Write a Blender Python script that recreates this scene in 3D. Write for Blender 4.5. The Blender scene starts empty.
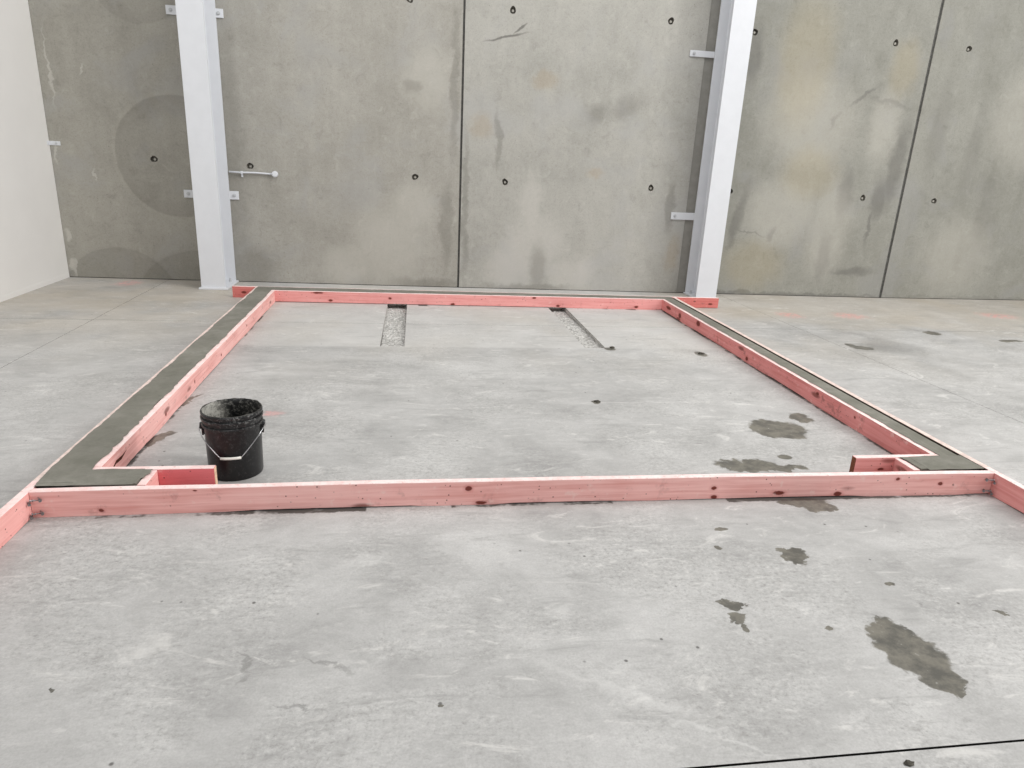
import bpy, bmesh, math, random
from mathutils import Vector, Matrix, noise as mnoise
random.seed(7)
S = bpy.context.scene
COL = S.collection
# ------------------------------------------------------------------ camera
F_PX, YAW, PITCH, ROLL, CAMH = 692.83, 0.154864, 0.314301, 0.0493418, 1.6
cy_, sy_, cp_, sp_ = math.cos(YAW), math.sin(YAW), math.cos(PITCH), math.sin(PITCH)
FWD = Vector((sy_*cp_, cy_*cp_, -sp_)); RGT0 = Vector((cy_, -sy_, 0)); UP0 = RGT0.cross(FWD)
RGT = math.cos(ROLL)*RGT0 + math.sin(ROLL)*UP0
UP = -math.sin(ROLL)*RGT0 + math.cos(ROLL)*UP0
cam = bpy.data.cameras.new('camera'); cam.sensor_width = 36; cam.lens = F_PX/1024*36
cam.clip_end = 200
co = bpy.data.objects.new('camera', cam); COL.objects.link(co)
m3 = Matrix((RGT, UP, -FWD)).transposed()
co.matrix_world = Matrix.Translation((0, 0, CAMH)) @ m3.to_4x4()
S.camera = co

def fl(px, py, z=0.0):
    """floor point seen at a place in the photograph"""
    d = RGT*(px-512)/F_PX - UP*(py-384)/F_PX + FWD
    t = (z-CAMH)/d.z
    return (d.x*t, d.y*t)

def fl_r(px, py, w, h):
    """radii on the floor of a blob w x h pixels"""
    a = fl(px-w/2, py); b = fl(px+w/2, py); c = fl(px, py-h/2); d = fl(px, py+h/2)
    return (abs(b[0]-a[0])/2, abs(c[1]-d[1])/2)

# ------------------------------------------------------------------ nodes
class NT:
    def __init__(s, name):
        s.m = bpy.data.materials.new(name); s.m.use_nodes = True
        s.t = s.m.node_tree; s.t.nodes.clear()
        s.out = s.t.nodes.new('ShaderNodeOutputMaterial')
        s.b = s.t.nodes.new('ShaderNodeBsdfPrincipled')
        s.t.links.new(s.b.outputs[0], s.out.inputs[0])
        s.tc = s.t.nodes.new('ShaderNodeTexCoord')
        s.P = s.tc.outputs['Object']
    def link(s, v, sock):
        if isinstance(v, bpy.types.NodeSocket): s.t.links.new(v, sock)
        elif isinstance(v, (tuple, list)) and sock.type == 'RGBA': sock.default_value = (*v[:3], 1)
        else: sock.default_value = v
    def n(s, typ, **kw):
        nd = s.t.nodes.new(typ)
        for k, v in kw.items(): setattr(nd, k, v)
        return nd
    def mapv(s, vec, loc=(0,0,0), rot=(0,0,0), scale=(1,1,1), vt='POINT'):
        nd = s.n('ShaderNodeMapping', vector_type=vt)
        s.link(vec, nd.inputs[0]); nd.inputs['Location'].default_value = loc
        nd.inputs['Rotation'].default_value = rot; nd.inputs['Scale'].default_value = scale
        return nd.outputs[0]
    def noise(s, vec, scale, detail=4, rough=.55, dist=0, out=0):
        nd = s.n('ShaderNodeTexNoise'); s.link(vec, nd.inputs['Vector'])
        nd.inputs['Scale'].default_value = scale; nd.inputs['Detail'].default_value = detail
        nd.inputs['Roughness'].default_value = rough; nd.inputs['Distortion'].default_value = dist
        return nd.outputs[out]
    def voro(s, vec, scale, feat='F1', rand=1):
        nd = s.n('ShaderNodeTexVoronoi', feature=feat); s.link(vec, nd.inputs['Vector'])
        nd.inputs['Scale'].default_value = scale; nd.inputs['Randomness'].default_value = rand
        return nd
    def math(s, op, a, b=0.0, c=None, clamp=False):
        nd = s.n('ShaderNodeMath', operation=op, use_clamp=clamp)
        s.link(a, nd.inputs[0]); s.link(b, nd.inputs[1])
        if c is not None: s.link(c, nd.inputs[2])
        return nd.outputs[0]
    def vm(s, op, a, b=None, sc=None):
        nd = s.n('ShaderNodeVectorMath', operation=op); s.link(a, nd.inputs[0])
        if b is not None: s.link(b, nd.inputs[1])
        if sc is not None: s.link(sc, nd.inputs['Scale'])
        return nd.outputs['Value'] if op in ('LENGTH','DOT_PRODUCT') else nd.outputs[0]
    def mr(s, v, a, b, c=0.0, d=1.0, smooth=True):
        nd = s.n('ShaderNodeMapRange', interpolation_type='SMOOTHSTEP' if smooth else 'LINEAR', clamp=True)
        s.link(v, nd.inputs[0])
        for i, q in enumerate((a, b, c, d)): nd.inputs[i+1].default_value = q
        return nd.outputs[0]
    def mix(s, f, a, b, bt='MIX'):
        nd = s.n('ShaderNodeMix', data_type='RGBA', blend_type=bt); nd.clamp_factor = True
        s.link(f, nd.inputs[0]); s.link(a, nd.inputs[6]); s.link(b, nd.inputs[7])
        return nd.outputs[2]
    def ramp(s, v, stops):
        nd = s.n('ShaderNodeValToRGB'); s.link(v, nd.inputs[0]); cr = nd.color_ramp
        while len(cr.elements) < len(stops): cr.elements.new(.5)
        for e, (p, c) in zip(cr.elements, stops):
            e.position = p; e.color = (*c, 1)
        return nd.outputs[0]
    def wobble(s, vec, scale, amp, detail=4):
        nz = s.noise(vec, scale, detail, .6, out=1)
        return s.vm('ADD', vec, s.vm('SCALE', s.vm('SUBTRACT', nz, (.5,.5,.5)), sc=amp))
    def spot(s, vec, c, r, a=0, soft=.12):
        q = s.mapv(vec, (c[0],c[1],c[2] if len(c)>2 else 0), (0,0,a), (r[0],r[1],r[2] if len(r)>2 else 1), 'TEXTURE')
        return s.mr(s.vm('LENGTH', q), 1+soft, 1-soft)
    def mx(s, lst):
        o = lst[0]
        for q in lst[1:]: o = s.math('MAXIMUM', o, q)
        return o
    def bump(s, h, strength=.3, dist=.01):
        nd = s.n('ShaderNodeBump'); nd.inputs['Strength'].default_value = strength
        nd.inputs['Distance'].default_value = dist; s.link(h, nd.inputs['Height'])
        s.t.links.new(nd.outputs[0], s.b.inputs['Normal'])
    def fin(s, col, rough=.6, metal=0, spec=.5):
        s.link(col, s.b.inputs['Base Color']); s.link(rough, s.b.inputs['Roughness'])
        s.b.inputs['Metallic'].default_value = metal; s.b.inputs['Specular IOR Level'].default_value = spec
        return s.m

def sr(*c):   # sRGB 0-255 to linear
    return tuple((q/255/12.92) if q/255 <= .04045 else ((q/255+.055)/1.055)**2.4 for q in c)

# ------------------------------------------------------------------ materials
def floor_mat():
    k = NT('slab concrete'); P = k.mapv(k.P, scale=(1,1,0))
    big = k.noise(P, .55, 3, .55); mid = k.noise(P, 2.2, 6, .62, .6); fine = k.noise(P, 14, 5, .65)
    swirl = k.noise(k.mapv(P, rot=(0,0,.5), scale=(1,2.2,1)), 1.6, 6, .68, 1.6)
    grit = k.noise(P, 130, 3, .7)
    v = k.math('ADD', k.math('MULTIPLY', big, .3), k.math('MULTIPLY', mid, .32))
    v = k.math('ADD', v, k.math('MULTIPLY', swirl, .26)); v = k.math('ADD', v, k.math('MULTIPLY', fine, .12))
    c = k.ramp(v, [(.33, sr(144,143,142)), (.45, sr(171,170,168)), (.56, sr(190,189,187)), (.68, sr(208,207,205))])
    n28 = k.noise(k.mapv(P, rot=(0,0,.35), scale=(1,1.8,1)), 26, 6, .72, .5); n70 = k.noise(P, 62, 4, .7)
    gm = k.mr(k.noise(P, 1.3, 5, .65, .8), .38, .64, .15, 1.0)
    c = k.mix(k.math('MULTIPLY', gm, k.mr(n28, .52, .66, .0, .48)), c, sr(138,136,132))
    c = k.mix(k.math('MULTIPLY', gm, k.mr(n28, .50, .34, .0, .36)), c, sr(216,215,211))
    c = k.mix(k.math('MULTIPLY', gm, k.mr(n70, .53, .66, .0, .5)), c, sr(132,130,127))
    c = k.mix(k.math('MULTIPLY', gm, k.mr(n70, .46, .36, .0, .26)), c, sr(220,219,215))
    c = k.mix(k.mr(grit, .35, .7, .0, .22), c, sr(130,128,124))
    # paler zone of the last pour along the back, inside the frame
    sx = k.n('ShaderNodeSeparateXYZ'); k.link(P, sx.inputs[0]); X, Y = sx.outputs[0], sx.outputs[1]
    warm = k.math('MULTIPLY', k.mr(k.noise(P, .8, 4, .6, .4), .42, .66), k.mr(Y, 4.2, 7.5))
    c = k.mix(k.math('MULTIPLY', warm, .3), c, sr(178,166,146))
    lb = k.math('MULTIPLY', k.mr(X, -1.5, -2.2), k.math('MULTIPLY', k.mr(Y, 5.2, 7.2), k.mr(k.noise(P, 1.1, 4, .6), .3, .55)))
    rb = k.math('MULTIPLY', k.mr(Y, 6.7, 7.6), k.mr(X, 3.0, 3.6))
    c = k.mix(k.math('MULTIPLY', k.math('MAXIMUM', lb, rb), .33), c, sr(184,171,150))
    inside = k.math('MULTIPLY', k.mr(X, -1.5, -1.3), k.mr(X, 2.95, 2.75))
    c = k.mix(k.math('MULTIPLY', inside, k.mr(Y, 5.86, 5.93, .0, .32)), c, sr(212,210,206))
    # trowel smears
    st = k.noise(k.mapv(P, rot=(0,0,.25), scale=(.6,3.5,1)), 3.0, 6, .7, .8)
    c = k.mix(k.mr(st, .55, .70, 0, .5), c, sr(146,145,143))
    st2 = k.noise(k.mapv(P, rot=(0,0,-.6), scale=(1,2.4,1)), 2.4, 5, .7, 2.2)
    c = k.mix(k.mr(st2, .56, .70, 0, .5), c, sr(216,214,210))
    # thin pits and specks
    vo = k.voro(P, 9); sp = k.mr(vo.outputs['Distance'], .085, .03)
    sel = k.mr(k.noise(P, 1.7, 2), .47, .56)
    c = k.mix(k.math('MULTIPLY', k.math('MULTIPLY', sp, sel), .85), c, sr(84,82,79))
    # wet patches
    W = k.wobble(k.wobble(P, 5, .15, 3), 22, .10, 5); WS = k.wobble(P, 30, .035, 4)
    def s(px, py, w, h, a=0, soft=.1):
        return k.spot(W if max(w, h) > 15 else WS, fl(px, py), fl_r(px, py, w, h), a, soft)
    wet = k.mx([s(889,632,42,32), s(903,645,58,34), s(920,660,64,40), s(938,674,48,30), s(952,684,32,13), s(778,429,56,19), s(790,434,30,9), s(748,466,66,14), s(785,468,40,7),
                s(806,503,50,9), s(822,508,28,9), s(800,418,22,9), s(785,457,14,5), s(795,557,24,17,.4), s(731,603,22,8), s(736,616,22,14), s(745,628,6,8), s(1003,610,16,6),
                s(829,628,8,5), s(890,584,9,4), s(721,529,14,4), s(718,548,7,4), s(160,438,16,18,-.4), s(180,405,8,26,-.3), s(701,354,11,5), s(596,402,9,4),
                s(862,348,22,4), s(932,333,17,4), s(1012,341,26,2.4), s(850,345,9,3), s(52,690,6,3), s(440,706,6,4), s(610,349,11,3), s(824,505,14,10), s(1000,486,3,2)])
    wet = k.math('MULTIPLY', wet, k.mr(k.noise(P, 22, 5, .7), .70, .62))
    wetc = k.mix(k.mr(k.noise(P, 11, 5, .7), .36, .64), sr(78,76,69), sr(116,112,101))
    c = k.mix(k.math('MULTIPLY', wet, .92), c, wetc)
    # contact shade painted along the foot of the boards, with cement water seepage
    def contact_line(x0, x1, y0, y1):
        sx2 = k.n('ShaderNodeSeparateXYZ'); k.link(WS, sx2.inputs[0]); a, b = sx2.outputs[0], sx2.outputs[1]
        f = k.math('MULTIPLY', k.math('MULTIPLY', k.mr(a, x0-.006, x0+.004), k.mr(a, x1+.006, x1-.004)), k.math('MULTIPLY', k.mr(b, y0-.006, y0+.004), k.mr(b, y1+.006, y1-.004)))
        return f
    sp2 = k.mx([contact_line(2.895,2.94,3.3,7.6), contact_line(-1.47,-1.425,3.2,4.6), contact_line(-1.47,-1.43,6.2,7.0), contact_line(.1,.7,7.63,7.72), contact_line(1.9,2.6,7.6,7.69), contact_line(-1.4,-.2,2.955,3.0), contact_line(.2,1.0,2.972,3.02), contact_line(1.6,3.0,2.955,3.0), contact_line(-.9,-.5,2.965,3.02)])
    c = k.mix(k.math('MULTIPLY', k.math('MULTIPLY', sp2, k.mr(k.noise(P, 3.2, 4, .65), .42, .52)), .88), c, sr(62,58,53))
    smud = k.mx([s(246,662,7,22,.5,.5), s(300,714,40,4,-.3,.6), s(240,680,16,6,.3,.6), s(332,666,50,4,-.4,.6), s(885,348,60,10,0,.8), s(120,452,30,4,0,.6)])
    c = k.mix(k.math('MULTIPLY', smud, .45), c, sr(110,109,106))
    white = k.mx([s(38,439,9,3), s(560,610,30,10,.4,.8), s(365,560,40,8,.2,.8), s(700,725,70,5,-.5,.8), s(745,745,60,4,-.5,.8), s(620,690,120,10,-.5,.9)])
    c = k.mix(k.math('MULTIPLY', white, .26), c, sr(224,223,220))
    pinkm = k.mx([s(270,414,20,5,0,.7), s(128,283,22,5,0,.7), s(790,315,20,5,0,.7), s(850,316,26,5,0,.7), s(998,316,26,5,0,.7)])
    pinkm = k.math('MULTIPLY', pinkm, k.mr(k.noise(P, 20, 3), .35, .6))
    c = k.mix(k.math('MULTIPLY', pinkm, .5), c, sr(232,150,146))
    # hairline cracks in the back left area
    cr = k.voro(k.wobble(P, 3, .25), .9, 'DISTANCE_TO_EDGE')
    hair = k.math('MULTIPLY', k.mr(cr.outputs['Distance'], .006, .001), k.mr(k.noise(P, .9, 2), .54, .6))
    c = k.mix(k.math('MULTIPLY', hair, .10), c, sr(110,108,104))
    h = k.math('ADD', k.math('MULTIPLY', fine, .6), k.math('MULTIPLY', grit, .4))
    k.bump(h, .18, .004)
    rough = k.math('SUBTRACT', .62, k.math('MULTIPLY', wet, .2))
    return k.fin(c, rough, 0, .35)

def rough_mat():
    k = NT('broken concrete'); n1 = k.noise(k.P, 40, 5, .7); v = k.voro(k.P, 55)
    c = k.mix(k.mr(n1, .4, .6), sr(158,156,152), sr(214,212,208))
    c = k.mix(k.math('MULTIPLY', k.mr(v.outputs['Distance'], .26, .16), .6), c, sr(84,82,79))
    k.bump(n1, .8, .02); return k.fin(c, .9, 0, .2)

def wall_mat(name, tint, kind):
    k = NT(name); P = k.mapv(k.P, scale=(1,0,1))        # object coords = world, on the wall plane x,z
    big = k.noise(P, .7, 4, .55, .5); mid = k.noise(P, 3, 6, .65, .5); fine = k.noise(P, 22, 4, .65)
    vert = k.noise(k.mapv(P, scale=(3,1,.35)), 2.2, 5, .6, .3)
    v = k.math('ADD', k.math('MULTIPLY', big, .34), k.math('MULTIPLY', mid, .3))
    v = k.math('ADD', v, k.math('MULTIPLY', vert, .16)); v = k.math('ADD', v, k.math('MULTIPLY', fine, .2))
    lo, md, hi = tint
    c = k.ramp(v, [(.33, lo), (.5, md), (.68, hi)])
    grit = k.noise(P, 110, 3, .7)
    c = k.mix(k.mr(grit, .4, .7, 0, .2), c, tuple(q*.5 for q in lo))
    n50 = k.noise(P, 48, 5, .7); n9 = k.noise(P, 8, 6, .7, .8)
    c = k.mix(k.mr(n50, .5, .72, 0, .4), c, tuple(q*.62 for q in lo))
    c = k.mix(k.mr(n9, .54, .72, 0, .38), c, tuple(q*.75 for q in lo))
    c = k.mix(k.mr(n9, .46, .3, 0, .3), c, tuple(min(1, q*1.1) for q in hi))
    cool = k.noise(P, 1.3, 5, .6, .6)
    c = k.mix(k.mr(cool, .5, .68, 0, .45), c, tuple(md[1]*q for q in (1.01,1.0,.97)))
    def s(x, z, w, h, a=0, soft=.5, vec=None):
        q = k.mapv(vec if vec is not None else W, (x,0,z), (0,a,0), (w,1,h), 'TEXTURE')
        return k.mr(k.vm('LENGTH', q), 1+soft, max(0,1-soft))
    if kind in ('right','farright'): P = k.mapv(P, loc=(0,0,0), scale=(1.017,0,1.0))
    W = k.wobble(k.wobble(P, 3.5, .22, 4), 18, .07, 4); Wf = k.wobble(P, 1.2, .06, 2); W2 = k.wobble(k.wobble(P, 5, .2, 4), 25, .06, 3)
    # pin holes
    vo = k.voro(P, 16); pin = k.math('MULTIPLY', k.mr(vo.outputs['Distance'], .1, .04), k.mr(k.noise(P, 1.6, 3), .52, .62))
    c = k.mix(k.math('MULTIPLY', pin, .55), c, sr(70,69,64))
    if kind == 'left':
        def ring(x, z, r):
            q = k.mapv(Wf, (x,0,z), (0,0,0), (r,1,r), 'TEXTURE'); L = k.vm('LENGTH', q)
            return k.math('MULTIPLY', k.mr(L, 1.02, .985), k.mr(L, .55, 1.0, .15, 1)), k.math('MULTIPLY', k.mr(L, 1.10, 1.03), k.mr(L, .99, 1.02))
        R1, R2 = ring(-2.66, 1.43, .68); c = k.mix(k.math('MULTIPLY', R1, .22), c, sr(96,93,84)); c = k.mix(k.math('MULTIPLY', R2, .07), c, sr(190,186,172))
        R3, R4 = ring(-2.9, 3.3, .5); c = k.mix(k.math('MULTIPLY', R3, .15), c, sr(96,93,84))
        for x, z, r in ((-3.45, -.28, .66), (-2.55, -.42, .78)):
            A, B = ring(x, z, r); c = k.mix(k.math('MULTIPLY', k.math('MAXIMUM', A, k.mr(k.vm('LENGTH', k.mapv(Wf,(x,0,z),(0,0,0),(r,1,r),'TEXTURE')),1.06,.92)), .24), c, sr(92,90,82))
        wp = k.mx([s(-3.97,.5,.03,.07,0,.3,W2), s(-3.97,.12,.03,.11,0,.3,W2), s(-3.6,2.3,.01,.05,0,.5,W2), s(-3.6,1.2,.01,.06,0,.5,W2), s(-3.98,1.4,.014,.1,0,.4,W2), s(-3.93,2.3,.012,.35,0,.5,W2)])
        c = k.mix(k.math('MULTIPLY', wp, .45), c, sr(205,202,194))
    if kind == 'midleft':
        lt = k.mx([s(-.25,.5,.42,.5), s(.0,.95,.25,.3,.5), s(-.75,.25,.3,.25), s(.2,2.4,.25,.35)])
        c = k.mix(k.math('MULTIPLY', lt, .42), c, sr(190,187,178))
        dk = k.mx([s(-1.9,.15,.25,.25), s(.45,.75,.07,.5), s(.05,2.35,.1,.08), s(.52,2.4,.05,.8), s(-2.05,1.6,.12,1.2,0,.8), s(0.3,.03,.5,.08)])
        c = k.mix(k.math('MULTIPLY', dk, .32), c, sr(98,95,86))
    if kind == 'midright':
        lt = k.mx([s(1.55,.5,.34,.45,.4), s(2.05,.2,.3,.22), s(1.2,.25,.25,.25), s(1.5,1.05,.14,.35)])
        c = k.mix(k.math('MULTIPLY', lt, .40), c, sr(196,193,186))
        dk = k.mx([s(1.62,.3,.11,.26,0,.5), s(2.6,2.25,.2,.1,-.3,.9,W2), s(2.25,2.15,.13,.1,0,.9,W2), s(1.05,1.8,.04,.3), s(3.3,1.1,.06,.3), s(1.5,.03,.5,.05), s(.68,1.0,.04,.8)])
        c = k.mix(k.math('MULTIPLY', dk, .36), c, sr(100,98,90))
        rust = k.mx([s(.85,1.95,.12,.14), s(1.6,2.5,.15,.09), s(2.3,1.45,.12,.06), s(3.4,.5,.1,.2)])
        c = k.mix(k.math('MULTIPLY', rust, .22), c, sr(158,132,86))
        ck = k.mx([s(1.1,2.93,.22,.012,-.25,.5,k.wobble(P,6,.06)), s(1.27,3.03,.09,.01,-.6,.5,k.wobble(P,6,.06))])
        c = k.mix(k.math('MULTIPLY', ck, .6), c, sr(60,58,54))
    if kind == 'right':
        dk = k.mx([s(5.74,2.55,.2,.02,-.7,.6,W2), s(5.42,2.25,.10,.03,-1.05,.6,W2), s(6.14,2.5,.22,.03,.2,.8,W2), s(6.4,1.75,.12,.5,.1,.5,W2), s(6.25,1.3,.1,.25,0,.5,W2), s(6.18,.95,.03,.25,0,.6),
                   s(4.5,.82,.2,.012,.12,.5), s(4.8,.82,.05,.08,.3,.5), s(5.75,1.35,.1,.3,0,.6,W2), s(6.05,.35,.3,.05,0,.6), s(4.22,2.9,.1,.3,0,.6), s(4.3,1.0,.06,.4,.2,.6,W2), s(5,.02,1.6,.025,0,.6,W2), s(5.6,.5,.08,.3,0,.6,W2)])
        c = k.mix(k.math('MULTIPLY', dk, .5), c, sr(98,96,92))
        lt = k.mx([s(5.1,2.2,.6,.5), s(4.9,1.1,.5,.4), s(6.1,2.2,.2,.4), s(5.6,.9,.3,.6)])
        c = k.mix(k.math('MULTIPLY', lt, .3), c, sr(200,196,186))
        yl = k.mx([s(4.9,2.9,.35,.7), s(6.25,2.9,.2,.3), s(5.2,1.6,.35,.3), s(4.6,.4,.4,.3)])
        c = k.mix(k.math('MULTIPLY', yl, .22), c, sr(176,160,120))
    if kind == 'farright':
        dk = k.mx([s(6.9,2.2,.12,.6,0,.6), s(7.5,2.0,.1,.5,0,.7), s(7.9,1.1,.12,.6,0,.7), s(8,.02,1.6,.02,0,.6,W2)])
        c = k.mix(k.math('MULTIPLY', dk, .28), c, sr(110,108,102))
        lt = k.mx([s(7.6,.6,.5,.5), s(8.2,2.4,.5,.6)])
        c = k.mix(k.math('MULTIPLY', lt, .25), c, sr(200,196,186))
    k.bump(k.math('ADD', k.math('MULTIPLY', fine, .5), k.math('MULTIPLY', grit, .5)), .15, .004)
    return k.fin(c, .75, 0, .25)

def plain(name, c, rough=.5, metal=0, spec=.5, nz=0, scale=30):
    k = NT(name)
    if nz:
        n1 = k.noise(k.P, scale, 4, .6)
        col = k.mix(k.mr(n1, .35, .65), tuple(q*(1-nz) for q in c), tuple(min(1, q*(1+nz)) for q in c))
    else: col = k.mix(0.0, c, c)
    return k.fin(col, rough, metal, spec)

def timber_mat(name, base, knots=(), seed=0.0, stain=.25):
    """pink treated pine: grain along local X, knots at given (x, y, z, rx, rz)"""
    k = NT(name); P = k.mapv(k.P, loc=(seed*3.7, seed, seed*2.1))
    kn = []; G = k.P
    warp = k.vm('SCALE', k.vm('SUBTRACT', k.noise(P, 3, 3, .5, out=1), (.5,.5,.5)), sc=.012)
    Pw = k.vm('ADD', P, warp)
    g1 = k.noise(k.mapv(Pw, scale=(1.2,38,38)), 1.6, 5, .6, .4)
    g2 = k.noise(k.mapv(Pw, scale=(3,120,120)), 1.2, 3, .6)
    big = k.noise(P, 2.3, 3, .6)
    lo = tuple(q*f for q, f in zip(base, (.84,.70,.68))); hi = tuple(min(1,q*f) for q, f in zip(base, (1.08,1.2,1.2)))
    c = k.ramp(k.math('ADD', k.math('MULTIPLY', g1, .65), k.math('MULTIPLY', big, .35)), [(.34, lo), (.5, base), (.66, hi)])
    c = k.mix(k.mr(g2, .55, .75, 0, .22), c, lo)
    W = k.wobble(k.P, 30, .012, 2)
    for (x, z, rx, rz) in knots:
        q = k.mapv(W, (x,0,z), (0,0,0), (rx,100,rz), 'TEXTURE'); L = k.vm('LENGTH', q)
        c = k.mix(k.math('MULTIPLY', k.mr(L, 2.0, .8), .35), c, sr(196,104,98))
        c = k.mix(k.mr(L, 1.1, .7), c, sr(116,56,48))
    # random small knots and nail dents
    vo = k.voro(k.mapv(P, scale=(1.9,5,6)), 1.0)
    q = k.mr(vo.outputs['Distance'], .14, .06)
    c = k.mix(k.math('MULTIPLY', q, .75), c, sr(104,52,42))
    # cement dust and damp marks
    dm = k.noise(P, 9, 5, .7, .3)
    c = k.mix(k.mr(dm, .56, .70, 0, stain), c, sr(126,84,78))
    spk = k.voro(k.mapv(P, scale=(1,1,1)), 34); c = k.mix(k.math('MULTIPLY', k.mr(spk.outputs['Distance'], .16, .06), k.mr(k.noise(P, 5, 2), .46, .56)), c, sr(88,54,48))
    c = k.mix(k.mr(k.noise(P, 16, 4, .65), .60, .72, 0, .4), c, sr(240,214,206))
    k.bump(g1, .2, .003)
    return k.fin(c, .72, 0, .25)

def cement_mat():
    k = NT('fresh cement'); n1 = k.noise(k.P, 3, 5, .6); n2 = k.noise(k.P, 45, 4, .65)
    st = k.noise(k.mapv(k.P, scale=(2,2,1)), 6, 5, .6, .6)
    c = k.ramp(k.math('ADD', k.math('MULTIPLY', n1, .6), k.math('MULTIPLY', st, .4)), [(.34, sr(108,107,97)), (.52, sr(124,122,113)), (.7, sr(144,142,133))])
    c = k.mix(k.mr(n2, .5, .75, 0, .25), c, sr(86,86,78))
    k.bump(k.math('ADD', n2, k.math('MULTIPLY', st, .6)), .25, .006)
    return k.fin(c, .62, 0, .35)

def bucket_mat(inner=False):
    k = NT('bucket plastic inside' if inner else 'bucket plastic')
    n1 = k.noise(k.P, 60, 6, .75, .4); n2 = k.noise(k.mapv(k.P, scale=(1,1,.3)), 40, 4, .7)
    sx = k.n('ShaderNodeSeparateXYZ'); k.link(k.P, sx.inputs[0])
    if inner:
        side = k.spot(k.wobble(k.P, 14, .08), (-.13,.02,.27), (.10,.15,.13), 0, .4)
        msk = k.math('ADD', k.math('MULTIPLY', k.mr(n1, .5, .62), .35), k.math('MULTIPLY', side, k.mr(n1, .35, .55, .35, .95)), clamp=True)
        c = k.mix(msk, sr(20,20,21), sr(176,174,166))
    else:
        band = k.mr(sx.outputs[2], .235, .31, .0, .62)
        msk = k.math('MULTIPLY', k.mr(n1, .5, .7), k.math('ADD', band, .12))
        c = k.mix(msk, sr(17,17,19), sr(150,150,148))
        c = k.mix(k.mr(n2, .64, .72, 0, .35), c, sr(120,120,120))
    return k.fin(c, k.math('ADD', .32, k.math('MULTIPLY', msk, .5)), 0, .5)

M_FLOOR = floor_mat(); M_ROUGH = rough_mat(); M_CEM = cement_mat()
M_FERR = plain('ferrule end', sr(168,165,156), .7, 0, .3)
M_HOLE = plain('mortar in holes', sr(104,101,94), .95, 0, .1, .35, 60)
M_WHITE = plain('white paint', sr(214,216,220), .42, 0, .4, .015, 6)
M_PART = plain('partition white', sr(225,223,220), .5, 0, .4, .012, 2)
M_SEAL = plain('joint filler', sr(92,91,88), .9, 0, .2, .2, 25)
M_GAP = plain('joint backing', sr(46,45,43), .95, 0, .1, .2, 25)
M_STEEL = plain('galvanised steel', sr(150,150,152), .38, 1, .5, .2, 120)
M_WIRE = plain('bright wire', sr(190,190,192), .3, 1)
M_GRIP = plain('white grip plastic', sr(236,234,226), .4)
M_BOLT = plain('painted bolt', sr(188,190,192), .5, 0, .5)
M_BUCK = bucket_mat(); M_BUCKIN = bucket_mat(True)
M_CRUMB = plain('mortar crumb', sr(78,75,68), .9, 0, .2, .3, 60)

# ------------------------------------------------------------------ geometry helpers
def link(name, bm, mats, parent=None, loc=None, smooth=False, bevel=0):
    me = bpy.data.meshes.new(name)
    bmesh.ops.recalc_face_normals(bm, faces=bm.faces)
    bm.to_mesh(me); bm.free()
    for m in (mats if isinstance(mats, (list, tuple)) else [mats]): me.materials.append(m)
    o = bpy.data.objects.new(name, me); COL.objects.link(o)
    if parent: o.parent = parent
    if loc: o.location = loc
    if smooth:
        for p in me.polygons: p.use_smooth = True
    if bevel:
        b = o.modifiers.new('bevel', 'BEVEL'); b.width = bevel; b.segments = 2; b.limit_method = 'ANGLE'; b.angle_limit = math.radians(40)
    return o
def tag(o, label=None, cat=None, group=None, kind=None):
    for k_, v in (('label',label),('category',cat),('group',group),('kind',kind)):
        if v: o[k_] = v
    return o
def empty(name, loc=(0,0,0), rz=0):
    o = bpy.data.objects.new(name, None); COL.objects.link(o); o.location = loc; o.rotation_euler = (0,0,rz)
    o.empty_display_size = .1; return o
def box(bm, x0, x1, y0, y1, z0, z1, mi=0):
    vs = [bm.verts.new((x, y, z)) for z in (z0, z1) for y in (y0, y1) for x in (x0, x1)]
    for f in ((0,1,3,2),(4,6,7,5),(0,4,5,1),(2,3,7,6),(0,2,6,4),(1,5,7,3)):
        bm.faces.new([vs[i] for i in f]).material_index = mi
    return vs
def cyl(bm, p0, p1, r0, r1=None, n=12, cap=True, mi=0):
    p0, p1 = Vector(p0), Vector(p1); r1 = r0 if r1 is None else r1
    d = (p1-p0).normalized(); a = d.orthogonal().normalized(); b = d.cross(a)
    A = [bm.verts.new(p0+(a*math.cos(t)+b*math.sin(t))*r0) for t in [2*math.pi*i/n for i in range(n)]]
    B = [bm.verts.new(p1+(a*math.cos(t)+b*math.sin(t))*r1) for t in [2*math.pi*i/n for i in range(n)]]
    for i in range(n):
        j = (i+1) % n; bm.faces.new((A[i],A[j],B[j],B[i])).material_index = mi
    if cap: bm.faces.new(A[::-1]).material_index = mi; bm.faces.new(B).material_index = mi
def tube(bm, pts, r, n=8):
    pts = [Vector(p) for p in pts]; rings = []
    a = None
    for i, p in enumerate(pts):
        d = (pts[min(i+1,len(pts)-1)]-pts[max(i-1,0)]).normalized()
        a = d.orthogonal().normalized() if a is None else (a-d*a.dot(d)).normalized()
        b = d.cross(a)
        rings.append([bm.verts.new(p+(a*math.cos(2*math.pi*k/n)+b*math.sin(2*math.pi*k/n))*r) for k in range(n)])
    for A, B in zip(rings, rings[1:]):
        for k in range(n): bm.faces.new((A[k],A[(k+1)%n],B[(k+1)%n],B[k]))
    bm.faces.new(rings[0][::-1]); bm.faces.new(rings[-1])
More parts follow.
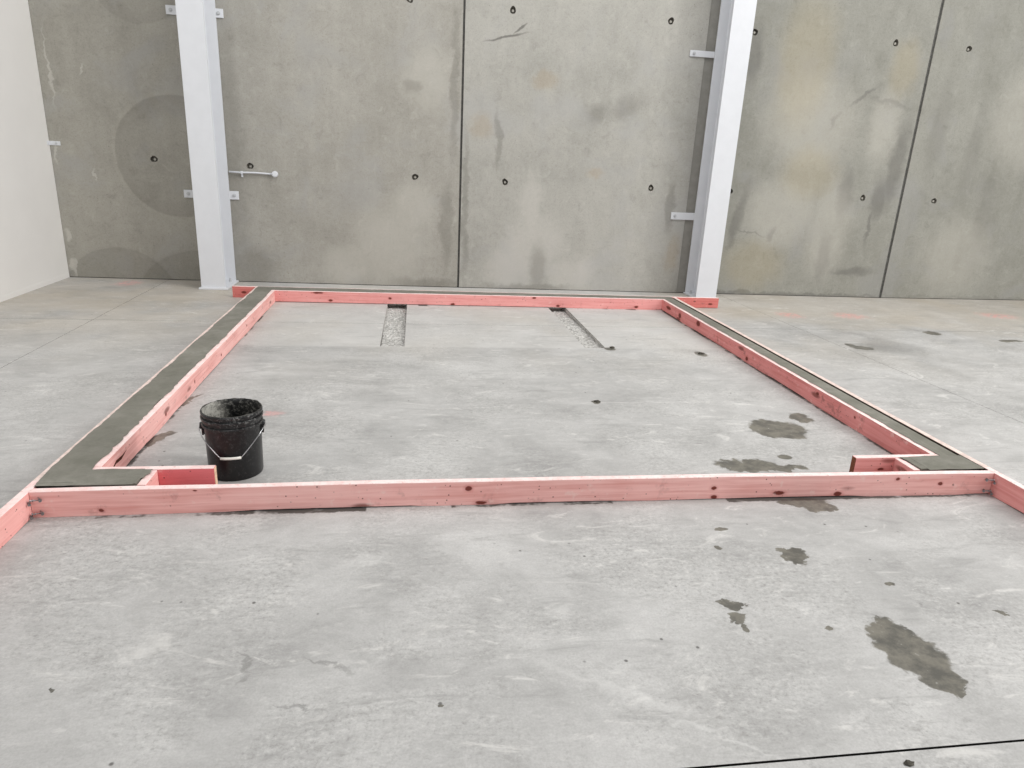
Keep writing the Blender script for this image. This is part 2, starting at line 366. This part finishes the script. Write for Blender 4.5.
def lathe(bm, prof, n=48):
    rings = []
    for r, z in prof:
        rings.append([bm.verts.new((r*math.cos(2*math.pi*k/n), r*math.sin(2*math.pi*k/n), z)) for k in range(n)] if r > 0 else [bm.verts.new((0,0,z))])
    for A, B in zip(rings, rings[1:]):
        for k in range(n):
            j = (k+1) % n
            if len(A) == 1: bm.faces.new((A[0],B[j],B[k]))
            elif len(B) == 1: bm.faces.new((A[k],A[j],B[0]))
            else: bm.faces.new((A[k],A[j],B[j],B[k]))

# ------------------------------------------------------------------ floor with sawn joints and two chased channels
def build_floor():
    G = .0014
    # (x at y=5, slope dx/dy); even intervals between
    xs = [(-4.6,0),(-2.9-G,.0),(-2.9+G,.0),(-.248,.008),(-.034,.008),(1.572,-.004),(1.772,.004),(4.235-G,-.04),(4.235+G,-.04),(16,0)]
    ys = [-4,1.418-.004,1.418+.004,5.912,6.76-.0016,6.76+.0016,8.2,9.4]
    grooveX = {1,7}; chX = {3,5}; grooveY = {1,4}; chY = {3,4,5}
    def depth(i, j):
        d = 0
        if i in chX and j in chY: return -.06
        if i in grooveX: d = -.02
        if j in grooveY: d = -.02
        return d
    def vx(i, y): return xs[i][0]+xs[i][1]*(y-5 if i in (7,8) else y-6.7)
    bm = bmesh.new()
    nx, ny = len(xs)-1, len(ys)-1
    for i in range(nx):
        for j in range(ny):
            d = depth(i, j)
            co_ = [(vx(i,ys[j]),ys[j]),(vx(i+1,ys[j]),ys[j]),(vx(i+1,ys[j+1]),ys[j+1]),(vx(i,ys[j+1]),ys[j+1])]
            f = bm.faces.new([bm.verts.new((x,y,d)) for x,y in co_])
            f.material_index = 1 if d == -.06 else (2 if d else 0)
            for (di, dj, a, b) in ((1,0,1,2),(0,1,2,3)):
                ii, jj = i+di, j+dj
                if ii < nx and jj < ny:
                    e = depth(ii, jj)
                    if e != d:
                        p, q = co_[a], co_[b]
                        f = bm.faces.new([bm.verts.new((p[0],p[1],d)),bm.verts.new((q[0],q[1],d)),bm.verts.new((q[0],q[1],e)),bm.verts.new((p[0],p[1],e))])
                        f.material_index = 1 if min(d,e) == -.06 else 2
    bmesh.ops.remove_doubles(bm, verts=bm.verts, dist=.0004)
    # subdivide the channel floors and roughen them
    ch = [f for f in bm.faces if f.material_index == 1 and abs(f.normal.z) > -1 and all(abs(v.co.z+.055) < 1e-4 for v in f.verts)]
    me_rough = bmesh.new()
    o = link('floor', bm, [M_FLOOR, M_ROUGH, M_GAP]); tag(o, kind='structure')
    return o
floor = build_floor()
# normals up
bm = bmesh.new(); bm.from_mesh(floor.data)
for f in bm.faces:
    if f.normal.z < -.5: f.normal_flip()
bm.to_mesh(floor.data); bm.free()

# loose rubble skin in the channels
def rubble(x0, x1, y0, y1):
    bm = bmesh.new(); nx, ny = 14, 80
    V = [[None]*(nx+1) for _ in range(ny+1)]
    for j in range(ny+1):
        for i in range(nx+1):
            x = x0+(x1-x0)*i/nx; y = y0+(y1-y0)*j/ny
            h = -.036+.012*mnoise.fractal((x*30, y*30, 3), 1, 2, 4)
            h -= .014*max(0, min(1, (y-7.0)/.5))
            V[j][i] = bm.verts.new((x, y, min(h, -.004)))
    for j in range(ny):
        for i in range(nx): bm.faces.new((V[j][i],V[j][i+1],V[j+1][i+1],V[j+1][i]))
    return bm
for k_, (a, b) in enumerate(((-.2465,-.0355),(1.5735,1.7705))):
    r = link('rubble', rubble(a, b, 5.9135, 8.1), M_ROUGH, floor); r['kind'] = 'stuff'

# ------------------------------------------------------------------ back wall: precast panels
TOPZ = 6.0; TH = .18
wall = empty('wall_back'); tag(wall, kind='structure')
poly = [(-4.3,8.955),(-2.30,8.90),(.615,8.80),(3.58,8.755),(6.46,8.70),(9.6,8.77),(15.9,8.77)]
def wy(x):
    for (x0,y0),(x1,y1) in zip(poly, poly[1:]):
        if x <= x1: return y0+(y1-y0)*(x-x0)/(x1-x0)
    return poly[-1][1]
gaps = {-4.3:0,-2.30:.012,.615:.013,3.58:.062,6.46:.02,9.6:.015,15.9:0}
T1 = (sr(142,139,130), sr(161,158,149), sr(174,171,162))
T2 = (sr(146,143,134), sr(164,161,153), sr(180,177,169))
T3 = (sr(151,150,143), sr(170,168,161), sr(184,182,175))
T4 = (sr(129,128,119), sr(147,146,138), sr(161,160,152))
pan_m = [wall_mat('panel concrete dark', T1, 'left'), wall_mat('panel concrete warm', T2, 'midleft'), wall_mat('panel concrete grey', T3, 'midright'),
         wall_mat('panel concrete buff', T4, 'right'), wall_mat('panel concrete pale', T4, 'farright'), wall_mat('panel concrete end', T4, 'none')]
holes = [(-2.901,1.402),(-1.848,1.373),(.066,1.332),(1.169,1.32),(3.051,1.325),(1.178,3.226),(3.082,3.246),(6.012,1.318),(7.069,1.32),(6.046,3.205),(7.074,3.204),(4.157,3.201),(4.12,1.33),(-.0,3.25),(-2.9,3.3),(8.95,1.32),(8.95,3.2),(9.0,5.1),(6.03,5.1),(7.07,5.1)]
def panel(idx):
    (x0,y0),(x1,y1) = poly[idx], poly[idx+1]
    a, b = x0+gaps[x0], x1-gaps[x1]
    bm = bmesh.new()
    vs = box(bm, a, b, 0, TH, .008, TOPZ)
    for v in vs: v.co.y += wy(v.co.x)
    o = link('concrete_panel', bm, [pan_m[idx], M_HOLE], wall)
    hs = [(x*wy(x)/8.85, 1.6+(z-1.6)*wy(x)/8.85) for x, z in holes]; hs = [h for h in hs if a < h[0] < b]
    if hs:
        cb = bmesh.new(); rnd = random.Random(idx+3)
        for (x, z) in hs:
            y = wy(x); n = 18; R = .039
            ph = rnd.random()*6
            pr = lambda t: R*(1+.10*math.sin(2*t+ph)+.06*math.sin(3*t+2*ph)+.03*math.sin(5*t))
            A = [cb.verts.new((x+pr(2*math.pi*i/n)*1.1*math.cos(2*math.pi*i/n), y-.02, z+pr(2*math.pi*i/n)*1.1*math.sin(2*math.pi*i/n))) for i in range(n)]
            B = [cb.verts.new((x+pr(2*math.pi*i/n)*.72*math.cos(2*math.pi*i/n), y+.036, z+pr(2*math.pi*i/n)*.72*math.sin(2*math.pi*i/n))) for i in range(n)]
            for i in range(n): cb.faces.new((A[i],A[(i+1)%n],B[(i+1)%n],B[i]))
            cb.faces.new(A[::-1]); cb.faces.new(B)
        c = link('cutter', cb, M_HOLE)
        md = o.modifiers.new('holes','BOOLEAN'); md.operation = 'DIFFERENCE'; md.solver = 'EXACT'; md.object = c
        dg = bpy.context.evaluated_depsgraph_get(); dg.update()
        me = bpy.data.meshes.new_from_object(o.evaluated_get(dg)); o.modifiers.clear()
        o.data = me; bpy.data.objects.remove(c)
        for p in me.polygons:
            w = wy(p.center.x)
            p.material_index = 1 if (p.center.y > w+.003 and p.center.y < w+.1 and a+.01 < p.center.x < b-.01 and .05 < p.center.z < TOPZ-.05) else 0
        # ferrule seated in each hole
        for (x, z) in hs:
            fb = bmesh.new(); y = wy(x)
            cyl(fb, (x+.004, y+.045, z-.004), (x+.004, y+.018, z-.004), .015, .014, 14)
            cyl(fb, (x+.004, y+.0178, z-.004), (x+.004, y+.0165, z-.004), .007, .007, 10)
            link('ferrule', fb, M_FERR, wall)
    return o
for i in range(6): panel(i)
def joint(x, w, rec, m):
    bm = bmesh.new(); y = wy(x)
    box(bm, x-w-.005, x+w+.005, y+rec, y+TH-.01, .008, TOPZ); return link('joint_filler', bm, m, wall)
joint(-2.30,.012,.03,M_SEAL); joint(.615,.013,.018,M_SEAL); joint(3.58,.062,.012,plain('pale joint filler', sr(140,138,132), .9, 0, .2, .06, 12)); joint(6.46,.02,.016,M_SEAL); joint(9.6,.015,.03,M_SEAL)
bm = bmesh.new()     # dark grout bed below the panels
for (x0,y0),(x1,y1) in zip(poly, poly[1:]):
    vs = box(bm, x0, x1, .012, TH, -.001, .008)
    for v in vs: v.co.y += wy(v.co.x)
link('grout_bed', bm, M_GAP, wall)

# ------------------------------------------------------------------ white partition at left
bm = bmesh.new(); box(bm, -4.15, -4.03, 0.2, wy(-4.0)-.004, .01, TOPZ)
wl = link('wall_left', bm, M_PART); tag(wl, kind='structure')
bm = bmesh.new(); box(bm, -4.03, -4.027, .2, wy(-4.0)-.006, .0, .05)
bl = link('baseboard_left', bm, M_PART, bevel=.002); tag(bl, kind='structure')
br = empty('wall_bracket', (-4.03, wy(-4.03), 1.50)); tag(br, 'small white angle bracket high up where the white partition meets concrete', 'bracket')
bm = bmesh.new(); box(bm, .0, .115, -.006, 0, 0, .045); box(bm, .0, .006, -.06, -.006, 0, .045); link('plate', bm, M_WHITE, br, bevel=.002)
bm = bmesh.new(); cyl(bm, (.075,-.006,.022), (.075,-.016,.022), .012, .011, 6); link('bolt', bm, M_BOLT, br)

# ------------------------------------------------------------------ steel columns
def column(name, xc, yf, W, label, cleats):
    yb = wy(xc)-.012; D = yb-yf; root = empty(name, (xc, yf, 0)); tag(root, label, 'column')
    tf, tw = .018, .014
    pr = [(-W/2,0),(W/2,0),(W/2,tf),(tw/2+.014,tf),(tw/2+.004,tf+.004),(tw/2,tf+.014),(tw/2,D-tf-.014),(tw/2+.004,D-tf-.004),(tw/2+.014,D-tf),(W/2,D-tf),(W/2,D)]
    pr = pr+[(-x, y) for x, y in pr[::-1] if True]
    pr = pr[1:-1] if False else pr
    out = []
    for q in pr:
        if q not in out: out.append(q)
    bm = bmesh.new()
    A = [bm.verts.new((x, y, .02)) for x, y in out]; B = [bm.verts.new((x, y, TOPZ)) for x, y in out]
    n = len(out)
    for i in range(n): bm.faces.new((A[i],A[(i+1)%n],B[(i+1)%n],B[i]))
    bm.faces.new(A[::-1]); bm.faces.new(B)
    link('beam_section', bm, M_WHITE, root)
    bm = bmesh.new(); box(bm, -W/2-.025, W/2+.03, -.03, D-.005, 0, .02); link('base_plate', bm, M_WHITE, root, bevel=.003)
    for sx in (-1, 1):
        for sy in (.09, D-.1):
            bm = bmesh.new(); x = sx*W*.33
            cyl(bm, (x,sy,.02), (x,sy,.036), .02, .02, 6); cyl(bm, (x,sy,.036), (x,sy,.06), .011, .011, 12)
            link('anchor_bolt', bm, M_BOLT, root)
    for (x0, x1, z0, z1) in cleats:
        bm = bmesh.new(); yy = wy((x0+x1)/2)-yf
        box(bm, x0-xc, x1-xc, yy-.014, yy-.002, z0, z1)
        c = link('wall_cleat', bm, M_WHITE, root, bevel=.003)
        bm = bmesh.new(); xm = (x0+.05 if x0 < xc-W/2 else x1-.05)-xc; zm = (z0+z1)/2
        cyl(bm, (xm,yy-.014,zm), (xm,yy-.018,zm), .02, .02, 14); cyl(bm, (xm,yy-.018,zm), (xm,yy-.030,zm), .013, .012, 6)
        link('bolt', bm, M_BOLT, c)
    return root
column('steel_column', -2.24, 8.36, .265, 'white steel column on the left, with a thin white conduit at its side',
       [(-2.63,-2.33,2.92,3.012),(-2.14,-2.03,2.92,3.012),(-2.625,-2.33,.982,1.072),(-2.14,-2.005,.982,1.078)])
column('steel_column', 3.765, 8.36, .27, 'white steel column on the right, beside a wide grey wall joint',
       [(3.325,3.68,2.865,2.935),(3.32,3.68,.952,1.043)])

# ------------------------------------------------------------------ conduit
cy0 = wy(-1.8)
cd = empty('conduit', (-2.06, cy0, 1.293)); tag(cd, 'thin white conduit with round end box fixed to concrete wall', 'conduit')
bm = bmesh.new(); tube(bm, [(-.03,-.022,.006),(.1,-.022,.002),(.25,-.022,.006),(.42,-.022,.0),(.455,-.022,0)], .0105, 10); link('pipe', bm, M_WHITE, cd, smooth=True)
bm = bmesh.new(); cyl(bm, (.487,-.001,.0), (.487,-.05,.0), .036, .034, 22); cyl(bm, (.487,-.05,0), (.487,-.056,0), .03, .024, 22); link('end_box', bm, M_WHITE, cd)
bm = bmesh.new(); box(bm, .10,.122,-.036,0,-.012,.018); box(bm, .10,.122,-.008,0,-.05,-.012); link('saddle_clip', bm, M_WHITE, cd, bevel=.002)

# ------------------------------------------------------------------ formwork boards
H, T = .125, .037
PINK = sr(238,183,177); ROSE = sr(231,160,156); RED = sr(220,142,139)
GB = 'pink timber formwork boards'
def board(p0, p1, label, base, knots=(), seed=0, h=H, bow=0, stain=.25, grp=GB, gap=.026, grey=None, inner=None):
    """board whose front-left bottom corner runs p0 to p1; thickness lies to the left of the direction p0->p1"""
    p0, p1 = Vector((*p0, 0)), Vector((*p1, 0)); L = (p1-p0).length; a = math.atan2(p1.y-p0.y, p1.x-p0.x)
    bm = bmesh.new(); n = max(2, int(L/.04))
    secs = []
    def mat_of(k_, _, A):
        x = A[0].co.x
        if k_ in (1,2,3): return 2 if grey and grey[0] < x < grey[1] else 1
        if k_ == 0 and inner and inner[0] < x < inner[1]: return 3
        return 0
    for i in range(n+1):
        x = L*i/n
        w = .0022*mnoise.noise((x*.9+seed*7, seed, 0))+bow*math.sin(math.pi*x/L); zt = h+.0025*mnoise.noise((x*1.7, seed*3, 5)); e = .0014
        lift = .0008+min(.0062, gap*max(0, .2+mnoise.noise((x*1.9, 2, seed*5+.37))))+.0012*mnoise.noise((x*17, 3, seed))
        secs.append([bm.verts.new((x, y+w, z)) for y, z in ((0,lift),(0,zt-e*1.5),(e,zt),(T-e,zt),(T,zt-e*1.5),(T,lift))])
    for A, B in zip(secs, secs[1:]):
        for k_ in range(6): bm.faces.new((A[k_],B[k_],B[(k_+1)%6],A[(k_+1)%6])).material_index = mat_of(k_, bm.verts, A)
    bm.faces.new(secs[0]); bm.faces.new(secs[-1][::-1])
    o = link('formwork_board', bm, [timber_mat('pink timber', base, knots, seed, stain), M_TOP, M_TOPG, M_GAPEDGE])
    o.location = p0; o.rotation_euler = (0,0,a); tag(o, label, 'board', grp)
    return o
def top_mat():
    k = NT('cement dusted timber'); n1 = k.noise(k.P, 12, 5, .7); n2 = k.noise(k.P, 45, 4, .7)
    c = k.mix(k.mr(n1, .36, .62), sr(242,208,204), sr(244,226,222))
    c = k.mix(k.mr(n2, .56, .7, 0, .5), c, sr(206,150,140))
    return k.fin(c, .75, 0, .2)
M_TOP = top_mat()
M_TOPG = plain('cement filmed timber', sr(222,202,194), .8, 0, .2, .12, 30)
M_GAPEDGE = plain('dark gap edge timber', sr(70,58,52), .7, 0, .2, .3, 40)  # shade of the gap beside the kerb painted into the timber, with cement stain
XL0, XL1 = -1.637, -1.477      # concrete faces of the left leg (outer board inner face, inner board outer face)
XR1, XR0 = 2.952, 3.092
YB = lambda x: 7.702-.0155*(x+1.43)     # front face of the back inner board
fk = [(3.16,.064,.016,.011),(3.167,.014,.018,.012),(3.516,.03,.034,.012),(3.844,.018,.026,.013),(4.17,.098,.013,.01),(4.423,.068,.014,.01),(.281,.026,.012,.008),(1.916,.088,.018,.014),(1.979,.012,.03,.009),(.68,.113,.008,.004),(4.5,.06,.006,.006)]
FB = board((XL0+.002, 2.972), (XR0-.002, 2.968), 'long pink board across the front, running between both outer side boards', PINK, fk, 1.0, bow=.021)
LO = board((XL0, 2.0), (XL0, YB(XL0)+.198), 'outer pink board at the far left, running from foreground back along grey cement', sr(236,172,166), [(.55,.05,.012,.01)], 2.0, grey=(1.05,9))
LI = board((XL1+T, 3.226), (XL1+T, YB(-1.45)+.036), 'inner pink board of the left leg, with a dark split at its near end', PINK, [(.9,.05,.014,.01),(1.5,.06,.01,.014),(2.2,.05,.014,.01),(3.1,.07,.014,.01)], 3.0, stain=.5)
RI = board((XR1-T, YB(2.93)+.036), (XR1-T, 3.226), 'inner pink board of the right leg, dark stained, beside the wet patches', RED, [(1.1,.09,.05,.03),(2.2,.035,.025,.02),(3.3,.09,.02,.012),(3.75,.08,.012,.01),(.25,.07,.08,.02),(.6,.06,.04,.03)], 4.3, stain=.6)
# right inner: thickness lies to the left of -y direction = +x
RO = board((XR0, YB(XR0)+.156), (XR0, 2.0), 'outer pink board at the far right, running into the right foreground', ROSE, [], 5.0, grey=(0,4.72), inner=(0,4.76))
BI = board((XL1+T+.001, YB(-1.43)), (XR1-T-.001, YB(2.9)), 'inner pink board at the back, crossing two chased floor channels', ROSE, [(.586,.03,.024,.014),(.456,.112,.06,.012),(1.227,.068,.02,.013),(1.92,.016,.026,.014),(3.121,.024,.022,.012),(4.046,.03,.026,.014),(2.84,.108,.024,.012)], 6.0)
BO = board((-1.925, YB(-1.925)+.2), (3.672, YB(3.672)+.158), 'rearmost pink board in front of white columns, stub ends beyond both legs', sr(206,120,114), [(.12,.06,.03,.014),(.3,.08,.02,.012),(5.5,.05,.03,.014),(5.3,.08,.016,.01)], 7.0, stain=.6)
LP = board((XL1+.002, 3.187), (-.925, 3.189), 'short pink board closing the left corner pocket, beside the black bucket', sr(226,120,124), [], 8.0)
RP = board((2.432, 3.187), (XR1-.002, 3.187), 'short pink board closing the right corner pocket, with dark end grain', ROSE, [(.16,.055,.02,.008)], 9.0)
# end-grain faces on the pocket boards
def end_grain(parent, x, col):
    bm = bmesh.new(); box(bm, x-.001, x+.001, .001, T-.001, .004, H-.003)
    link('end_grain', bm, plain('end grain', col, .8, 0, .2, .2, 90), parent)['label'] = 'sawn end grain'
end_grain(LP, .57+.0225-.022+.0005+(-.925-(XL1+.002))-.5705, sr(232,200,170))
end_grain(RP, 0, sr(120,74,54))
def stop(x, label, base, seed):
    return board((x+T, 3.031), (x+T, 3.185), label, base, (), seed, h=H-.004)
STL = stop(-1.216, 'small pink stop block inside the left corner pocket, edged with cement', sr(240,178,172), 10.0)
STR = stop(2.665, 'small pink stop block inside the right corner pocket, edged with cement', ROSE, 11.0)

# the long split in the near end of the left inner board
bm = bmesh.new()
pts = [(0,0),(.05,.016),(.11,.012),(.17,.03),(.12,.026),(.06,.03),(.02,.012)]
vs = [bm.verts.new((.09+x*1.2, 0, .05+z*1.1)) for x, z in pts]; f = bm.faces.new(vs)
r = bmesh.ops.extrude_face_region(bm, geom=[f])
for v in [g for g in r['geom'] if isinstance(g, bmesh.types.BMVert)]: v.co.y += .003
for v in bm.verts: v.co.y -= .0015
link('bark_split', bm, plain('dark split wood', sr(84,52,42), .9, 0, .1, .3, 60), LI)['label'] = 'dark bark split'

# nails at the two front corners
def nail(parent, p, q):
    p, q = Vector(p), Vector(q); d = (q-p).normalized()
    bm = bmesh.new(); cyl(bm, p, q, .0026, .0026, 8); cyl(bm, q, q+d*.0025, .0065, .0065, 12); cyl(bm, q-d*.011, q-d*.0085, .0055, .0055, 12)
    link('nail', bm, M_STEEL, parent)
inv = lambda o, v: o.matrix_local.inverted() @ Vector(v)
bpy.context.view_layer.update()
for z in (.090, .026):
    for s_, xx, ob in ((1, XL0, LO), (-1, XR0, RO)):
        nail(FB, inv(FB, (xx+s_*.048, 2.974, z-.004)), inv(FB, (xx+s_*.014, 2.948, z+.004)))
        nail(FB, inv(FB, (xx+s_*.034, 2.974, z+.008)), inv(FB, (xx+s_*.052, 2.952, z+.002)))
        nail(ob, inv(ob, (xx-s_*.003, 2.962, z-.006)), inv(ob, (xx+s_*.013, 2.940, z-.010)))

# ------------------------------------------------------------------ concrete kerb
def strip(bm, fa, fb, ts, z0, z1, drop=0):
    """ribbon between two wavy edges with a thin rolled lip"""
    rows = []
    for t in ts:
        a, b = Vector(fa(t)), Vector(fb(t)); d = b-a; r = []
        for k_, (u, z) in enumerate(((0,z0),(.0,z0+(z1-z0)*.5),(.05,z1),(.3,z1),(.7,z1),(.95,z1),(1,z0+(z1-z0)*.5),(1,z0))):
            p = a+d*u; hz = z-drop*u**3+(.0016*mnoise.noise((p.x*9, p.y*9, 1)) if 1 < k_ < 6 else 0)
            r.append(bm.verts.new((p.x, p.y, hz)))
        rows.append(r)
    for A, B in zip(rows, rows[1:]):
        for k_ in range(7): bm.faces.new((A[k_],A[k_+1],B[k_+1],B[k_]))
        bm.faces.new((A[7],A[0],B[0],B[7]))
    bm.faces.new(rows[0]); bm.faces.new(rows[-1][::-1])
def wav(t, s, amp, sc=9): return amp*(mnoise.fractal((t*sc, s*13.1, .5), 1, 2, 4))
bm = bmesh.new(); zt = H+.0035; Hb = H+.0006
N = lambda a, b, st=.02: [a+(b-a)*i/int(abs(b-a)/st) for i in range(int(abs(b-a)/st)+1)]
# left leg
strip(bm, lambda t: (XL0-.014+wav(t,1,.010,5)+wav(t,21,.004,22), t), lambda t: (XL1+.004+wav(t,2,.013,7)+wav(t,22,.006,24), t), N(3.05, YB(-1.5)+.19), H+.0028, zt+.002)
# back leg
strip(bm, lambda t: (t, YB(t)+T-.006+wav(t,3,.010)), lambda t: (t, YB(t)+.192-.008*(t+1.6)+.003+wav(t,4,.008)), N(XL1-.1, XR1+.1), H+.0028, zt+.001)
# right leg, a little shy of the outer board
strip(bm, lambda t: (XR1-.008+wav(t,5,.009,7)+wav(t,25,.006,24), t), lambda t: (XR0-.010+wav(t,6,.006)+wav(t,36,.003,20), t), N(3.19, YB(3)+.15), H+.0028, zt, .02)
# corner returns
strip(bm, lambda t: (t, 3.022+wav(t,7,.006)), lambda t: (t, 3.187+.003+wav(t,8,.006)), N(XL0, -1.232, .012), H+.0028, zt+.001)
strip(bm, lambda t: (-1.232+.04*(t-3.03)/.16+wav(t,12,.024,18), t), lambda t: (-1.29, t), N(3.035, 3.183, .008), H+.0026, zt)
strip(bm, lambda t: (t, 3.022+wav(t,9,.008)), lambda t: (t, 3.192+wav(t,10,.010)), N(2.745, XR0-.016, .012), H+.0028, zt+.001)
strip(bm, lambda t: (2.735-.05*(t-3.03)/.16+wav(t,14,.026,18), t), lambda t: (2.80, t), N(3.033, 3.186, .008), H+.0026, zt)
# body between the boards
g = .0035
box(bm, XL0+g, XL1-g, 3.033, YB(-1.5)+.15, .002, H+.0035)
box(bm, XL0+.06, XR0-.02, YB(3)+.11, YB(3)+.11+.045, .002, H+.0035)
box(bm, XR1+g, XR0-.030, 3.033, YB(3)+.11, .002, H+.001)
box(bm, XL0+g, -1.22, 3.033, 3.183, .002, H+.003); box(bm, 2.706, XR0-.03, 3.033, 3.183, .002, H+.003)
kerb = link('concrete_kerb', bm, M_CEM); tag(kerb, 'fresh dark grey cement kerb poured between the pink boards', 'kerb')
for p in kerb.data.polygons: p.use_smooth = False

# ------------------------------------------------------------------ bucket
bx, by = -.882, 3.425
bk = empty('bucket', (bx, by, 0), .10); bk.scale = (.98, .98, 1.04); tag(bk, 'black plastic builder bucket with wire handle and white grip', 'bucket')
bm = bmesh.new()
lathe(bm, [(0,.006),(.122,.006),(.127,.0),(.131,.001),(.134,.01),(.1385,.250),(.139,.257),(.1475,.258),(.149,.262),(.149,.267),(.1475,.271),(.1405,.272),(.1405,.291),(.1495,.292),(.151,.296),(.151,.302),(.1495,.305),(.142,.306),(.142,.315),(.147,.316),(.1495,.32),(.1495,.327),(.147,.332),(.143,.333),(.1405,.326),(.140,.3),(.1285,.02),(.12,.015),(0,.015)], 64)
o = link('body', bm, [M_BUCK, M_BUCKIN], bk, smooth=True)
for p in o.data.polygons:
    c = p.center; r = math.hypot(c.x, c.y)
    if p.normal.x*c.x+p.normal.y*c.y < -.001*0 and r > .05 and r < .1445 and c.z > .02 and (p.normal.x*c.x+p.normal.y*c.y)/max(r,1e-4) < -.5: p.material_index = 1
    elif r < .125 and c.z > .012: p.material_index = 1
es = o.modifiers.new('split','EDGE_SPLIT'); es.split_angle = math.radians(42)
# slurry dregs and crust at the rim
bm = bmesh.new()
for j in range(10):
    pass
nr, na = 8, 40; V = []
for j in range(nr+1):
    V.append([bm.verts.new(((.131*j/nr)*math.cos(2*math.pi*i/na), (.131*j/nr)*math.sin(2*math.pi*i/na), .07+.012*mnoise.noise((j*.9*math.cos(2*math.pi*i/na), j*.9*math.sin(2*math.pi*i/na), 2)))) for i in range(na)] if j else [bm.verts.new((0,0,.075))])
for j in range(nr):
    for i in range(na):
        k2 = (i+1) % na
        if j == 0: bm.faces.new((V[0][0],V[1][i],V[1][k2]))
        else: bm.faces.new((V[j][i],V[j+1][i],V[j+1][k2],V[j][k2]))
link('cement_dregs', bm, plain('wet slurry', sr(52,51,48), .55, 0, .4, .3, 40), bk, smooth=True)['label'] = 'dark cement dregs'
bm = bmesh.new(); prof = []
for i in range(120):
    a = 2*math.pi*i/120; q = .0012+.0042*max(0, mnoise.fractal((6*math.cos(a), 6*math.sin(a), 1.3), 1, 2, 3)+.25)
    prof.append([bm.verts.new(((.1445+q*1.3*math.cos(b))*math.cos(a), (.1445+q*1.3*math.cos(b))*math.sin(a), .3325+q*.9*math.sin(b))) for b in [math.pi*2*k2/6 for k2 in range(6)]])
for i in range(120):
    A, B = prof[i], prof[(i+1) % 120]
    for k2 in range(6): bm.faces.new((A[k2],B[k2],B[(k2+1)%6],A[(k2+1)%6]))
link('cement_crust', bm, plain('dry crust', sr(70,69,66), .9, 0, .2, .3, 80), bk)['label'] = 'dried cement crust'
LUG = .248
for s_ in (-1, 1):
    bm = bmesh.new(); cyl(bm, (s_*.142,0,LUG), (s_*.158,0,LUG), .020, .017, 16); box(bm, min(s_*.14,s_*.150), max(s_*.14,s_*.150), -.016, .016, LUG-.045, LUG)
    link('handle_lug', bm, M_BUCK, bk, bevel=.002)
hp = []
for i in range(41):
    t = math.pi*i/40; x = -.158*math.cos(t)
    s_ = math.sin(t)
    yv = -.150*s_**.75 if s_ > 0 else 0
    rad = math.hypot(x, yv)
    if rad < .152 and rad > 0: k2 = .152/rad; x, yv = x*k2, yv*k2
    hp.append((x, yv, LUG-.118*min(1, (1-abs(math.cos(t)))/.68)))
bm = bmesh.new(); tube(bm, hp, .0022, 8); hd = link('wire_handle', bm, M_WIRE, bk, smooth=True)
bm = bmesh.new(); tube(bm, [Vector(hp[i])+Vector((0,-.004,0)) for i in (16,18,20,22,24)], .0066, 12); link('grip', bm, M_GRIP, hd, smooth=True)

# ------------------------------------------------------------------ crumbs of mortar on the slab
def crumb(px, py, r, label, seed):
    x, y = fl(px, py); bm = bmesh.new(); bmesh.ops.create_icosphere(bm, subdivisions=2, radius=1)
    for v in bm.verts:
        k2 = 1+.45*mnoise.noise(v.co*1.7+Vector((seed,0,0))); v.co = Vector((v.co.x*r*1.5*k2, v.co.y*r*k2, max(0, (v.co.z+.55)*r*.5*k2)))
    o = link('mortar_crumb', bm, M_CRUMB, None, (x, y, 0)); tag(o, label, 'debris')
crumb(597,402,.016,'dark mortar crumb alone in the middle of the framed slab',1)
crumb(701,354,.019,'dark mortar crumb lying beside the inner right board',2)
crumb(612,348,.018,'dark mortar crumb at the near end of the right floor channel',3)
crumb(909,764,.010,'small dark crumb by the sawn joint in the right foreground',4)

# ------------------------------------------------------------------ light
w = bpy.data.worlds.new('World'); S.world = w; w.use_nodes = True
bg = w.node_tree.nodes['Background']; bg.inputs[0].default_value = (.96,.975,1,1); bg.inputs[1].default_value = .48
def area(name, loc, target, sx, sy, power, col=(1,1,1)):
    l = bpy.data.lights.new(name, 'AREA'); l.shape = 'RECTANGLE'; l.size = sx; l.size_y = sy; l.energy = power; l.color = col
    o = bpy.data.objects.new(name, l); COL.objects.link(o); o.location = loc
    o.rotation_euler = (Vector(target)-Vector(loc)).to_track_quat('-Z','Y').to_euler()
area('skylight_strip', (8.2, 1.4, 7.4), (2.5, 3.2, 0), .8, 10, 680, (1,.985,.96))
area('skylight_strip', (13.0, 1.4, 7.0), (2.5, 3.2, 0), 1.0, 10, 1020, (1,.985,.96))
area('front_fill', (-1.5, -7.5, 3.0), (0.5, 8.0, 1.0), 7, 4, 260, (1,.99,.98))  # unseen area light added behind the camera to lift the front faces
area('skylight', (0.8, 5.2, 7.6), (0.8, 5.2, 0), 7, 3, 330)
S.view_settings.view_transform = 'Standard'; S.view_settings.look = 'None'
S.view_settings.exposure = -0.34; S.view_settings.gamma = 1; S.view_settings.use_curve_mapping = False
